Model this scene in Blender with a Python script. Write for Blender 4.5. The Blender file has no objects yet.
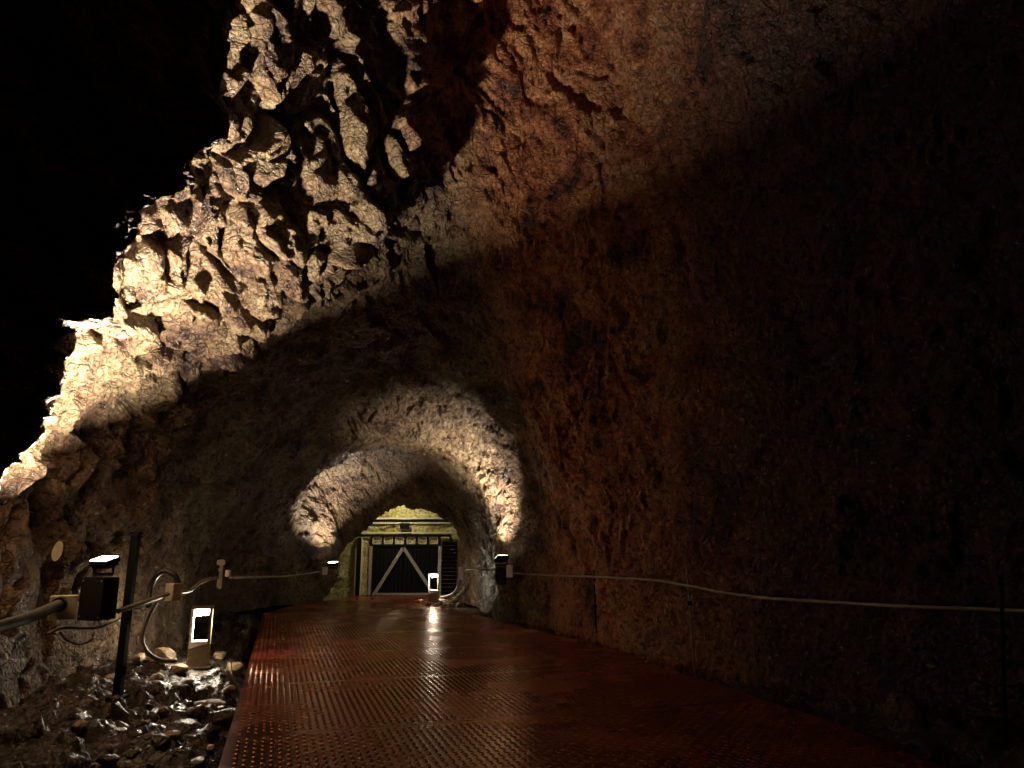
import bpy, bmesh, math, random
import numpy as np
from mathutils import Vector, Matrix
from mathutils.bvhtree import BVHTree

random.seed(7)
rng = np.random.default_rng(7)
C = bpy.context.scene.collection
SC = bpy.context.scene
F = 740.0
PITCH = math.radians(12.35)
EYE = 1.5


def ray(px, py):
    cx, cy = (px - 512) / F, (384 - py) / F
    return Vector((cx, math.cos(PITCH) - cy * math.sin(PITCH), math.sin(PITCH) + cy * math.cos(PITCH)))


def W(px, py, Y):
    d = ray(px, py)
    t = Y / d.y
    return Vector((d.x * t, Y, EYE + d.z * t))


def G(px, py, z=0.0):
    """where a sight line meets the level z"""
    d = ray(px, py)
    t = (z - EYE) / d.z
    return d.x * t, d.y * t


# ------------------------------------------------------------------ noise
def h3(ix, iy, iz, seed):
    x = (ix.astype(np.int64) * 73856093) ^ (iy.astype(np.int64) * 19349663) ^ (iz.astype(np.int64) * 83492791) ^ (seed * 2654435761)
    x = (x & 0xffffffff).astype(np.uint64)
    x = ((x ^ (x >> np.uint64(16))) * np.uint64(0x45d9f3b)) & np.uint64(0xffffffff)
    x = ((x ^ (x >> np.uint64(16))) * np.uint64(0x45d9f3b)) & np.uint64(0xffffffff)
    return x ^ (x >> np.uint64(16))


def unit(h, k):
    return (((h >> np.uint64(k)) & np.uint64(0x3ff)).astype(np.float32)) / 1023.0


def perlin(P, scale, seed):
    Q = P / np.asarray(scale, dtype=np.float32)
    c = np.floor(Q)
    f = Q - c
    u = f * f * f * (f * (f * 6 - 15) + 10)
    c = c.astype(np.int64)
    out = np.zeros(len(P), dtype=np.float32)
    for dx in (0, 1):
        for dy in (0, 1):
            for dz in (0, 1):
                h = h3(c[:, 0] + dx, c[:, 1] + dy, c[:, 2] + dz, seed)
                g = (unit(h, 0) * 2 - 1) * (f[:, 0] - dx) + (unit(h, 10) * 2 - 1) * (f[:, 1] - dy) + (unit(h, 20) * 2 - 1) * (f[:, 2] - dz)
                wx = u[:, 0] if dx else 1 - u[:, 0]
                wy = u[:, 1] if dy else 1 - u[:, 1]
                wz = u[:, 2] if dz else 1 - u[:, 2]
                out += wx * wy * wz * g
    return out


def fbm(P, scale, seed, octaves=3, gain=0.5):
    o = np.zeros(len(P), dtype=np.float32)
    a = 1.0
    s = np.asarray(scale, dtype=np.float32) * np.ones(3, dtype=np.float32)
    for k in range(octaves):
        o += a * perlin(P, s, seed + k)
        s = s / 2.03
        a *= gain
    return o


def facets(P, scale, seed, tilt=1.0, soft=.16):
    """broken rock: every cell is a tilted plane of its own; returns height and distance to the crack"""
    Q = (P / np.asarray(scale, dtype=np.float32)).astype(np.float32)
    c = np.floor(Q).astype(np.int64)
    n = len(P)
    f1 = np.full(n, 9.0, np.float32)
    f2 = np.full(n, 9.0, np.float32)
    val = np.zeros(n, np.float32)
    val2 = np.zeros(n, np.float32)
    for dx in (-1, 0, 1):
        for dy in (-1, 0, 1):
            for dz in (-1, 0, 1):
                ix, iy, iz = c[:, 0] + dx, c[:, 1] + dy, c[:, 2] + dz
                h = h3(ix, iy, iz, seed)
                ex = Q[:, 0] - ix - unit(h, 0)
                ey = Q[:, 1] - iy - unit(h, 10)
                ez = Q[:, 2] - iz - unit(h, 20)
                d = ex * ex + ey * ey + ez * ez
                g = h3(ix, iy, iz, seed + 91)
                v = unit(g, 0) - 0.5 + tilt * ((unit(g, 4) - .5) * ex + (unit(g, 12) - .5) * ey + (unit(g, 21) - .5) * ez)
                near = d < f1
                second = (~near) & (d < f2)
                val2 = np.where(near, val, np.where(second, v, val2))
                f2 = np.where(near, f1, np.minimum(f2, d))
                val = np.where(near, v, val)
                f1 = np.where(near, d, f1)
    e = np.sqrt(f2) - np.sqrt(f1)
    k = np.clip(e / soft, 0, 1)
    k = k * k * (3 - 2 * k) * .5 + .5
    return val * k + val2 * (1 - k), e


# ------------------------------------------------------------------ materials
def nodes(name):
    m = bpy.data.materials.new(name)
    m.use_nodes = True
    nt = m.node_tree
    nt.nodes.clear()
    out = nt.nodes.new('ShaderNodeOutputMaterial')
    b = nt.nodes.new('ShaderNodeBsdfPrincipled')
    nt.links.new(b.outputs[0], out.inputs[0])
    return m, nt, b


def N(nt, kind, **kw):
    n = nt.nodes.new(kind)
    for k, v in kw.items():
        if hasattr(n, k):
            setattr(n, k, v)
        else:
            n.inputs[k.replace('_', ' ')].default_value = v
    return n


def ramp(nt, fac, stops):
    r = nt.nodes.new('ShaderNodeValToRGB')
    e = r.color_ramp.elements
    while len(e) < len(stops):
        e.new(0.5)
    for q, (p, c) in zip(e, stops):
        q.position = p
        q.color = (*c, 1)
    nt.links.new(fac, r.inputs[0])
    return r


def rock_material(name, stops_a, stops_b=None, rough=(0.35, 0.75), bump=0.02, split=None, spec=0.5):
    """layered rock: two colour families that meet along a ragged line across the tunnel"""
    m, nt, b = nodes(name)
    L = nt.links.new
    geo = nt.nodes.new('ShaderNodeNewGeometry')
    n1 = N(nt, 'ShaderNodeTexNoise', Scale=1.3, Detail=9.0, Roughness=0.65)
    n2 = N(nt, 'ShaderNodeTexNoise', Scale=14.0, Detail=8.0, Roughness=0.7)
    n3 = N(nt, 'ShaderNodeTexVoronoi', Scale=22.0)
    for n in (n1, n2, n3):
        L(geo.outputs['Position'], n.inputs['Vector'])
    ca = ramp(nt, n1.outputs[0], stops_a)
    col = ca.outputs[0]
    if stops_b:
        cb = ramp(nt, n1.outputs[0], stops_b)
        sep = nt.nodes.new('ShaderNodeSeparateXYZ')
        L(geo.outputs['Position'], sep.inputs[0])
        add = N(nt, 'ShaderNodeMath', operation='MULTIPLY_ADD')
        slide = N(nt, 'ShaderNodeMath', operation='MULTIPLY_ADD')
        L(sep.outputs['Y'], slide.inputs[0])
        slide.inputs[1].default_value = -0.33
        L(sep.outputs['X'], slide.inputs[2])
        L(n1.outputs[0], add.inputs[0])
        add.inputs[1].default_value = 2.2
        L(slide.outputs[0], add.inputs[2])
        mr = N(nt, 'ShaderNodeMapRange')
        L(add.outputs[0], mr.inputs[0])
        mr.inputs[1].default_value, mr.inputs[2].default_value = split
        mx = N(nt, 'ShaderNodeMix', data_type='RGBA')
        L(mr.outputs[0], mx.inputs[0])
        L(ca.outputs[0], mx.inputs[6])
        L(cb.outputs[0], mx.inputs[7])
        right_shade = N(nt, 'ShaderNodeMapRange')
        L(add.outputs[0], right_shade.inputs[0])
        right_shade.inputs[1].default_value, right_shade.inputs[2].default_value = -1.5, 1.5  # right side: shade put into the rock colour
        shade_ramp = ramp(nt, n1.outputs[0], [(0.3, (0.018, 0.008, 0.006)), (0.5, (0.06, 0.024, 0.014)), (0.7, (0.10, 0.05, 0.03))])
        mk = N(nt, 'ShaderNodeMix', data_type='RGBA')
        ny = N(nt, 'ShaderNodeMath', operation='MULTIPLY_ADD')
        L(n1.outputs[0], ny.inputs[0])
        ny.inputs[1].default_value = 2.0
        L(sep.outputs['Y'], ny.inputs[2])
        near_shade = N(nt, 'ShaderNodeMapRange')
        L(ny.outputs[0], near_shade.inputs[0])
        near_shade.inputs[1].default_value, near_shade.inputs[2].default_value = 8.6, 6.6  # same painted shade over the near end of the tunnel
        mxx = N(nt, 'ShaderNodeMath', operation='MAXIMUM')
        L(right_shade.outputs[0], mxx.inputs[0])
        L(near_shade.outputs[0], mxx.inputs[1])
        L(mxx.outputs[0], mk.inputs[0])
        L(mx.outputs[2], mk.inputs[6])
        L(shade_ramp.outputs[0], mk.inputs[7])
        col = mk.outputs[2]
    fine = N(nt, 'ShaderNodeMix', data_type='RGBA', blend_type='MULTIPLY')
    fine.inputs[0].default_value = 1.0
    fr = ramp(nt, n2.outputs[0], [(0.36, (0.3, 0.27, 0.25)), (0.6, (1, 1, 1))])
    L(col, fine.inputs[6])
    L(fr.outputs[0], fine.inputs[7])
    L(fine.outputs[2], b.inputs['Base Color'])
    rr = N(nt, 'ShaderNodeMapRange')
    L(n2.outputs[0], rr.inputs[0])
    rr.inputs[1].default_value, rr.inputs[2].default_value = 0.35, 0.65
    rr.inputs[3].default_value, rr.inputs[4].default_value = rough
    L(rr.outputs[0], b.inputs['Roughness'])
    b.inputs['Specular IOR Level'].default_value = spec
    hsum = N(nt, 'ShaderNodeMath', operation='MULTIPLY_ADD')
    L(n3.outputs['Distance'], hsum.inputs[0])
    hsum.inputs[1].default_value = -0.5
    L(n2.outputs[0], hsum.inputs[2])
    # open joints between the blocks
    wv = N(nt, 'ShaderNodeMix', data_type='VECTOR')
    wv.inputs[0].default_value = 0.22
    L(geo.outputs['Position'], wv.inputs[4])
    L(n1.outputs['Color'], wv.inputs[5])
    last = hsum
    for sc_, wd, amt in ((6.0, 0.07, 0.55), (15.0, 0.09, 0.3)):
        vo = N(nt, 'ShaderNodeTexVoronoi', feature='DISTANCE_TO_EDGE', Scale=sc_)
        L(wv.outputs[1], vo.inputs['Vector'])
        mp = N(nt, 'ShaderNodeMapRange')
        L(vo.outputs['Distance'], mp.inputs[0])
        mp.inputs[2].default_value = wd
        ad = N(nt, 'ShaderNodeMath', operation='MULTIPLY_ADD')
        L(mp.outputs[0], ad.inputs[0])
        ad.inputs[1].default_value = amt
        L(last.outputs[0], ad.inputs[2])
        last = ad
    bp = N(nt, 'ShaderNodeBump', Strength=1.0, Distance=bump)
    L(last.outputs[0], bp.inputs['Height'])
    L(bp.outputs[0], b.inputs['Normal'])
    return m


def plain(name, col, rough=0.5, metal=0.0, grain=0.25, scale=25.0, emit=None, strength=0.0, spec=0.5):
    m, nt, b = nodes(name)
    n = N(nt, 'ShaderNodeTexNoise', Scale=scale, Detail=6.0)
    tc = nt.nodes.new('ShaderNodeTexCoord')
    nt.links.new(tc.outputs['Object'], n.inputs['Vector'])
    r = ramp(nt, n.outputs[0], [(0.3, tuple(c * (1 - grain) for c in col)), (0.7, tuple(min(1, c * (1 + grain)) for c in col))])
    nt.links.new(r.outputs[0], b.inputs['Base Color'])
    b.inputs['Roughness'].default_value = rough
    b.inputs['Metallic'].default_value = metal
    b.inputs['Specular IOR Level'].default_value = spec
    if emit:
        b.inputs['Emission Color'].default_value = (*emit, 1)
        b.inputs['Emission Strength'].default_value = strength
    return m


BEIGE = [(0.36, (0.03, 0.016, 0.009)), (0.44, (0.115, 0.066, 0.036)), (0.51, (0.18, 0.122, 0.066)), (0.59, (0.225, 0.168, 0.095)), (0.70, (0.105, 0.052, 0.025))]
RED = [(0.36, (0.04, 0.012, 0.006)), (0.44, (0.27, 0.078, 0.029)), (0.51, (0.42, 0.165, 0.062)), (0.59, (0.50, 0.25, 0.115)), (0.70, (0.17, 0.042, 0.02))]
M = {}
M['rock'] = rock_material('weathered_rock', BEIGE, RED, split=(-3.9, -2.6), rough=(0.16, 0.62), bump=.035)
M['rubble'] = rock_material('wet_rubble', [(0.3, (0.015, 0.011, 0.009)), (0.5, (0.05, 0.036, 0.026)), (0.7, (0.12, 0.09, 0.065))], rough=(0.12, 0.5), bump=0.015)
M['stone'] = rock_material('pale_stone', [(0.3, (0.22, 0.13, 0.07)), (0.5, (0.42, 0.30, 0.18)), (0.7, (0.55, 0.43, 0.29))], bump=0.012)
M['dark_stone'] = rock_material('dark_wet_stone', [(0.3, (0.03, 0.025, 0.02)), (0.5, (0.08, 0.06, 0.045)), (0.7, (0.16, 0.12, 0.09))], rough=(0.12, 0.5), bump=0.012)
M['endwall'] = rock_material('limed_end_wall', [(0.3, (0.20, 0.16, 0.04)), (0.45, (0.42, 0.37, 0.12)), (0.55, (0.55, 0.5, 0.22)), (0.7, (0.6, 0.55, 0.32))], bump=0.02)
M['black'] = plain('black_painted_steel', (0.005, 0.0047, 0.0045), 0.85, spec=0.12)
M['blackbox'] = plain('black_plastic', (0.007, 0.007, 0.008), 0.4, spec=0.25)
M['grey'] = plain('grey_steel', (0.30, 0.28, 0.24), 0.45, 0.3)
M['pale'] = plain('pale_timber', (0.55, 0.5, 0.36), 0.7)
M['cream'] = plain('cream_plastic', (0.55, 0.5, 0.36), 0.5, 0, 0.12)
M['conduit'] = plain('grey_conduit', (0.24, 0.22, 0.19), 0.5, 0, 0.2)
M['pipe'] = plain('dark_grey_pipe', (0.075, 0.07, 0.06), 0.6, 0, 0.2)
M['white'] = plain('white_plastic', (0.7, 0.68, 0.62), 0.4, 0, 0.1)
M['foam'] = plain('pale_wrapping', (0.66, 0.6, 0.48), 0.8, 0, 0.25, 40)
M['cable'] = plain('black_cable', (0.015, 0.014, 0.013), 0.4)
M['bollard'] = plain('bronze_aluminium', (0.20, 0.165, 0.10), 0.42, 0.35)
M['inner'] = plain('white_reflector', (0.85, 0.84, 0.8), 0.5, 0, 0.03)
M['lens'] = plain('lit_lens', (0.8, 0.8, 0.8), 0.3, 0, 0.02, emit=(1.0, 0.9, 0.74), strength=14.0)
M['led'] = plain('lit_diffuser', (0.8, 0.8, 0.8), 0.3, 0, 0.02, emit=(1.0, 0.92, 0.78), strength=25.0)
M['rod'] = plain('galvanised_rod', (0.4, 0.4, 0.4), 0.35, 0.8)


def deck_material():
    m, nt, b = nodes('red_painted_tread_plate')
    L = nt.links.new
    geo = nt.nodes.new('ShaderNodeNewGeometry')
    n1 = N(nt, 'ShaderNodeTexNoise', Scale=0.9, Detail=8.0, Roughness=0.65)
    n2 = N(nt, 'ShaderNodeTexNoise', Scale=30.0, Detail=5.0)
    L(geo.outputs['Position'], n1.inputs['Vector'])
    L(geo.outputs['Position'], n2.inputs['Vector'])
    r = ramp(nt, n1.outputs[0], [(0.3, (0.10, 0.015, 0.007)), (0.5, (0.16, 0.032, 0.013)), (0.68, (0.24, 0.07, 0.026))])
    L(r.outputs[0], b.inputs['Base Color'])
    mr = N(nt, 'ShaderNodeMapRange')
    L(n1.outputs[0], mr.inputs[0])
    mr.inputs[1].default_value, mr.inputs[2].default_value = 0.35, 0.65
    mr.inputs[3].default_value, mr.inputs[4].default_value = 0.19, 0.33
    L(mr.outputs[0], b.inputs['Roughness'])
    b.inputs['Specular IOR Level'].default_value = 1.0
    b.inputs['Specular Tint'].default_value = (1, .72, .42, 1)
    b.inputs['Metallic'].default_value = 0.3
    bp = N(nt, 'ShaderNodeBump', Strength=0.6, Distance=0.005)
    L(n2.outputs[0], bp.inputs['Height'])
    L(bp.outputs[0], b.inputs['Normal'])
    return m


M['deck'] = deck_material()


# ------------------------------------------------------------------ object helpers
def mesh_obj(name, verts, faces, mat, parent=None, smooth=False):
    me = bpy.data.meshes.new(name)
    me.from_pydata([tuple(v) for v in verts], [], faces)
    me.materials.append(mat)
    if smooth:
        me.polygons.foreach_set('use_smooth', [True] * len(me.polygons))
    me.update()
    o = bpy.data.objects.new(name, me)
    C.objects.link(o)
    if parent:
        o.parent = parent
    return o


def grid_obj(name, V, rows, cols, mat):
    """V: (rows*cols,3) float array -> quad grid, made quickly"""
    me = bpy.data.meshes.new(name)
    i = np.arange(rows * cols, dtype=np.int32).reshape(rows, cols)
    q = np.stack([i[:-1, :-1], i[:-1, 1:], i[1:, 1:], i[1:, :-1]], -1).reshape(-1, 4)
    me.vertices.add(len(V))
    me.vertices.foreach_set('co', V.astype(np.float32).ravel())
    me.loops.add(q.size)
    me.loops.foreach_set('vertex_index', q.ravel())
    me.polygons.add(len(q))
    me.polygons.foreach_set('loop_start', np.arange(0, q.size, 4, dtype=np.int32))
    me.materials.append(mat)
    me.update(calc_edges=True)
    me.polygons.foreach_set('use_smooth', np.ones(len(q), dtype=bool))
    o = bpy.data.objects.new(name, me)
    C.objects.link(o)
    return o, q


def thing(name, label, cat, loc=(0, 0, 0), rotz=0.0, group=None):
    o = bpy.data.objects.new(name, None)
    C.objects.link(o)
    o.location = loc
    o.rotation_euler = (0, 0, rotz)
    o.empty_display_size = 0.1
    return tag(o, label, cat, group)


def tag(o, label, cat, group=None, kind=None):
    o['label'] = label
    o['category'] = cat
    if group:
        o['group'] = group
    if kind:
        o['kind'] = kind
    return o


class MB:
    def __init__(self):
        self.v, self.f = [], []

    def add(self, verts, faces):
        b = len(self.v)
        self.v += [Vector(x) for x in verts]
        self.f += [tuple(b + i for i in f) for f in faces]
        return self

    def box(self, c, s, rot=None, bevel=0.0):
        c = Vector(c)
        h = Vector(s) / 2
        rot = rot or Matrix.Identity(3)
        if bevel <= 0:
            p = [Vector((x, y, z)) for x in (-h.x, h.x) for y in (-h.y, h.y) for z in (-h.z, h.z)]
            fs = [(0, 1, 3, 2), (4, 6, 7, 5), (0, 4, 5, 1), (2, 3, 7, 6), (0, 2, 6, 4), (1, 5, 7, 3)]
            return self.add([c + rot @ q for q in p], fs)
        bm = bmesh.new()
        bmesh.ops.create_cube(bm, size=1.0)
        for v in bm.verts:
            v.co = Vector((v.co.x * s[0], v.co.y * s[1], v.co.z * s[2]))
        bmesh.ops.bevel(bm, geom=list(bm.edges), offset=bevel, segments=2, affect='EDGES', profile=0.5)
        bm.verts.index_update()
        self.add([c + rot @ v.co for v in bm.verts], [tuple(v.index for v in f.verts) for f in bm.faces])
        bm.free()
        return self

    def bar(self, a, b, w, d):
        """rectangular bar from a to b"""
        a, b = Vector(a), Vector(b)
        z = (b - a).normalized()
        y = Vector((0, 1, 0))
        if abs(z.dot(y)) > 0.95:
            y = Vector((1, 0, 0))
        x = y.cross(z).normalized()
        y = z.cross(x)
        R = Matrix((x, y, z)).transposed()
        return self.box((a + b) / 2, (w, d, (b - a).length), R)

    def tube(self, pts, r, seg=10, ridge=0.0):
        pts = [Vector(p) for p in pts]
        n = len(pts)
        base = len(self.v)
        ref = None
        for i, p in enumerate(pts):
            t = (pts[min(i + 1, n - 1)] - pts[max(i - 1, 0)]).normalized()
            if ref is None:
                ref = t.orthogonal().normalized()
            ref = (ref - t * ref.dot(t)).normalized()
            bi = t.cross(ref)
            rr = (r[i] if isinstance(r, (list, tuple)) else r) * (1 + (ridge if i % 2 else 0))
            for k in range(seg):
                a = 2 * math.pi * k / seg
                self.v.append(p + (ref * math.cos(a) + bi * math.sin(a)) * rr)
        for i in range(n - 1):
            for k in range(seg):
                k2 = (k + 1) % seg
                self.f.append((base + i * seg + k, base + i * seg + k2, base + (i + 1) * seg + k2, base + (i + 1) * seg + k))
        self.f.append(tuple(base + k for k in reversed(range(seg))))
        self.f.append(tuple(base + (n - 1) * seg + k for k in range(seg)))
        return self

    def build(self, name, mat, parent=None, off=None, smooth=False):
        o = Vector(off) if off is not None else Vector((0, 0, 0))
        return mesh_obj(name, [v - o for v in self.v], self.f, mat, parent, smooth)


def spline(pts, n=8):
    pts = [Vector(p) for p in pts]
    out = []
    for i in range(len(pts) - 1):
        p0, p1, p2, p3 = pts[max(i - 1, 0)], pts[i], pts[i + 1], pts[min(i + 2, len(pts) - 1)]
        for k in range(n):
            t = k / n
            out.append(0.5 * ((2 * p1) + (p2 - p0) * t + (2 * p0 - 5 * p1 + 4 * p2 - p3) * t * t + (3 * p1 - p0 - 3 * p2 + p3) * t ** 3))
    out.append(pts[-1])
    return out


# ------------------------------------------------------------------ the tunnel: cross-sections from the entrance chamber to the gate
def wp(Y, items):
    out = []
    for it in items:
        if len(it) == 3:
            v = W(it[1], it[2], Y)
            out.append((v.x, v.z))
        else:
            out.append(it)
    return Y, out


P = 'p'
ST = [
    (-4.0, [(-5.6, -.7), (-6.0, 1), (-6.1, 2.2), (-6.0, 3.6), (-5.6, 5), (-5.0, 6.5), (-4.0, 8.2), (-2, 9.6), (1, 10), (4, 9), (6, 7), (6.8, 4.5), (6.8, 2), (6.4, -.7)]),
    (3.0, [(-5.6, -.7), (-6.0, 1), (-6.0, 2.2), (-5.9, 3.6), (-5.6, 5), (-5.0, 6.6), (-4.0, 8.4), (-2, 9.8), (1, 10.3), (3.6, 9.4), (5.4, 7), (6.1, 4.5), (6.1, 2), (5.8, -.7)]),
    (5.2, [(-5.4, -.6), (-5.6, 1), (-5.7, 2.1), (-5.6, 3.4), (-5.4, 4.7), (-5.2, 6.2), (-5.0, 8), (-3.6, 10.2), (.6, 10.8), (3.5, 9), (4.8, 6.5), (5.2, 4), (5.3, 1.8), (5.1, -.6)]),
    wp(6.6, [(-5.0, -.5), (-4.85, 1.1), (P, 2, 500), (P, 90, 330), (P, 165, 222), (P, 228, 145), (P, 240, 15), (-2.7, 10), (.3, 11.2), (3.2, 8.8), (4.3, 6), (4.6, 3.6), (4.7, 1.6), (4.6, -.5)]),
    (7.6, [(-5.1, -.4), (-5.35, 1.2), (-5.6, 2.4), (-5.3, 3.9), (-4.7, 5.2), (-3.8, 6.4), (-2.95, 8), (-1.6, 9.6), (0.5, 11), (2.6, 9.2), (3.6, 6), (3.9, 3.5), (4.0, 1.5), (3.95, -.4)]),
    wp(9.2, [(-5.3, -.4), (-5.55, 1.2), (P, 52, 470), (P, 100, 390), (P, 200, 290), (P, 292, 200), (P, 338, 70), (-1.2, 10.2), (0.4, 11.6), (2.2, 9), (2.8, 6), (3.0, 3.5), (3.15, 1.5), (3.1, -.3)]),
    wp(10.0, [(-5.3, -.3), (-5.4, 1.4), (P, 112, 440), (P, 160, 380), (P, 240, 330), (P, 350, 262), (P, 418, 140), (-.95, 10.2), (.5, 11.6), (1.9, 9), (2.2, 6), (2.4, 3.5), (2.65, 1.5), (2.65, -.3)]),
    wp(10.6, [(-5.3, -.3), (-5.35, 1.5), (-5.25, 3), (-4.75, 3.75), (-3.75, 4.5), (P, 375, 240), (P, 432, 165), (-.75, 10), (.5, 11), (1.6, 9), (1.6, 6), (1.9, 3.5), (2.2, 1.5), (2.25, -.3)]),
    wp(11.4, [(-5.3, -.3), (-5.35, 1.5), (-5.2, 3), (-4.7, 3.85), (-3.7, 4.7), (-2.4, 5.7), (P, 425, 203), (P, 465, 192), (P, 503, 230), (P, 520, 300), (P, 522, 380), (P, 542, 450), (P, 588, 530), (1.75, -.3)]),
    (12.6, [(-5.3, -.3), (-5.4, 1.5), (-5.1, 3), (-4.5, 3.95), (-3.5, 4.7), (-2.4, 5.3), (-1.5, 5.75), (-.9, 5.8), (-.2, 5.45), (.25, 4.8), (.5, 3.8), (.8, 2.8), (1.2, 1.5), (1.3, -.3)]),
    wp(15.3, [(-6.3, -.2), (-6.0, 1.3), (-5.2, 2.5), (-4.5, 3.4), (P, 332, 410), (P, 380, 408), (P, 418, 411), (P, 450, 415), (P, 485, 429), (P, 517, 448), (P, 536, 475), (P, 540, 510), (P, 542, 550), (.65, -.2)]),
    wp(16.4, [(-6.5, -.2), (-6.2, 1), (-5.5, 1.9), (P, 308, 472), (P, 345, 449), (P, 380, 442), (P, 410, 444), (P, 440, 450), (P, 465, 462), (P, 480, 485), (P, 487, 510), (P, 490, 540), (P, 495, 570), (-.22, -.2)]),
    (18.5, [(-6.7, -.1), (-6.4, 1), (-5.8, 1.9), (-5.2, 2.75), (-4.5, 3.35), (-3.8, 3.75), (-3.1, 3.9), (-2.4, 3.8), (-1.8, 3.5), (-1.2, 2.9), (-.95, 2.3), (-.75, 1.6), (-.65, .9), (-.65, -.1)]),
    wp(20.8, [(-6.5, -.1), (-6.2, .8), (P, 304, 520), (P, 312, 480), (P, 335, 465), (P, 360, 460), (P, 385, 457), (P, 405, 460), (P, 425, 469), (P, 440, 488), (P, 457, 510), (P, 468, 540), (P, 473, 570), (-1.0, -.1)]),
    wp(22.0, [(-5.4, -.1), (P, 334, 575), (P, 338, 545), (P, 345, 516), (P, 355, 501), (P, 370, 493), (P, 388, 489), (P, 405, 490), (P, 425, 495), (P, 440, 505), (P, 451, 518), (P, 458, 540), (P, 460, 565), (-1.5, -.1)]),
    wp(22.5, [(-5.6, -.1), (P, 342, 575), (P, 349, 552), (P, 359, 538), (P, 374, 526), (P, 387, 516), (P, 400, 511), (P, 415, 512), (P, 430, 516), (P, 442, 521), (P, 451, 529), (P, 457, 547), (P, 459, 565), (-1.5, -.1)]),
    wp(22.65, [(-6.0, -.1), (P, 334, 575), (P, 334, 540), (P, 338, 510), (P, 355, 480), (P, 380, 468), (P, 400, 464), (P, 415, 464), (P, 430, 468), (P, 450, 480), (P, 465, 505), (P, 470, 545), (P, 470, 565), (-1.4, -.1)]),
    wp(24.6, [(-6.2, -.1), (P, 334, 575), (P, 334, 540), (P, 338, 510), (P, 355, 480), (P, 380, 468), (P, 400, 464), (P, 415, 464), (P, 430, 468), (P, 450, 480), (P, 465, 505), (P, 470, 545), (P, 470, 565), (-1.3, -.1)]),
]
NK = 14
SEGS = [46, 50, 70, 84, 100, 110, 110, 100, 96, 92, 76, 54, 46]     # columns between neighbouring keys
EDGE = [sum(SEGS[:i]) for i in range(NK)]
COLS = EDGE[-1] + 1


def profile(keys):
    k = np.array(keys, dtype=np.float64)
    k = np.vstack([2 * k[0] - k[1], k, 2 * k[-1] - k[-2]])
    out = []
    for i in range(1, NK):
        p0, p1, p2, p3 = k[i - 1], k[i], k[i + 1], k[i + 2]
        t = np.linspace(0, 1, SEGS[i - 1], endpoint=False)[:, None]
        out.append(0.5 * ((2 * p1) + (p2 - p0) * t + (2 * p0 - 5 * p1 + 4 * p2 - p3) * t * t + (3 * p1 - p0 - 3 * p2 + p3) * t ** 3))
    out.append(k[NK][None, :])
    return np.vstack(out)


ys = np.concatenate([np.arange(-4, 4.6, .2), np.arange(4.6, 6.5, .045), np.arange(6.5, 10.6, .02), np.arange(10.6, 11.4, .0085),
                     np.arange(11.4, 16.4, .03), np.arange(16.4, 24.6, .042), [24.6]])
SY = np.array([s[0] for s in ST])
PR = np.stack([profile(s[1]) for s in ST])
idx = np.clip(np.searchsorted(SY, ys, side='right') - 1, 0, len(SY) - 2)
tt = ((ys - SY[idx]) / (SY[idx + 1] - SY[idx]))[:, None, None]
XZ = PR[idx] * (1 - tt) + PR[idx + 1] * tt
ROWS = len(ys)
B = np.empty((ROWS, COLS, 3), dtype=np.float64)
B[:, :, 0] = XZ[:, :, 0]
B[:, :, 1] = ys[:, None]
B[:, :, 2] = XZ[:, :, 1]
du = np.gradient(B, axis=0)
dv = np.gradient(B, axis=1)
nor = np.cross(du, dv)
for ax in (0, 1):
    for _ in range(3):
        pad = [(0, 0)] * 3
        pad[ax] = (6, 6)
        c = np.cumsum(np.pad(nor / np.linalg.norm(nor, axis=2, keepdims=True), pad, mode='edge'), axis=ax)
        nor = (c[12:] - np.concatenate([np.zeros_like(c[:1]), c[:-13]], 0)[:c.shape[0] - 12]) if ax == 0 else (c[:, 12:] - np.concatenate([np.zeros_like(c[:, :1]), c[:, :-13]], 1)[:, :c.shape[1] - 12])
nor /= np.linalg.norm(nor, axis=2, keepdims=True)
ctr = B.mean(axis=1, keepdims=True)
if np.mean(np.sum(nor * (B - ctr), axis=2)) < 0:
    nor = -nor                                     # outwards, into the rock
P3 = B.reshape(-1, 3).astype(np.float32)
n3 = nor.reshape(-1, 3).astype(np.float32)
X, Yv, Z = P3[:, 0], P3[:, 1], P3[:, 2]


def sm(a, b, x):
    t = np.clip((x - a) / (b - a), 0, 1)
    return t * t * (3 - 2 * t)


warp = np.stack([perlin(P3, .8, 11), perlin(P3, .8, 12), perlin(P3, .8, 13)], 1) * .35
Pw = P3 + warp
# bedding leans: turn the fracture frame
ca, sa = math.cos(math.radians(24)), math.sin(math.radians(24))
Pr = np.stack([Pw[:, 0] * ca + Pw[:, 2] * sa, Pw[:, 1], -Pw[:, 0] * sa + Pw[:, 2] * ca], 1)
left = 1 - sm(-1.4, .2, X)
chamber = sm(6.3, 7.4, Yv) * (1 - sm(10.7, 11.6, Yv))
hang = left * chamber * sm(2.6, 5.0, Z)
far = sm(11.5, 16, Yv)
right = sm(-.6, .6, X) * (1 - sm(11.8, 13, Yv))
fa, ea = facets(Pr, (.62, .7, 1.5), 1, 1.3)
fb, eb = facets(Pr, (.26, .3, .55), 2, 1.4, .2)
fc, ec = facets(Pw, (.11, .12, .16), 3, 1.4, .3)
Aa = .20 - .13 * hang + .16 * left * chamber - .09 * right - .08 * far
Ab = .10 - .02 * hang + .10 * left * chamber - .02 * right - .04 * far
Ac = .045 + .01 * hang + .018 * right - .012 * far
d = Aa * fa + Ab * fb + Ac * fc + .10 * fbm(P3, 1.6, 31, 3) + .03 * fbm(P3, .25, 35, 3)
d += (.10 * hang + .08 * left * chamber + .03 - .02 * right) * np.clip(1 - ea / .22, 0, 1) + .03 * np.clip(1 - eb / .2, 0, 1)
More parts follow.
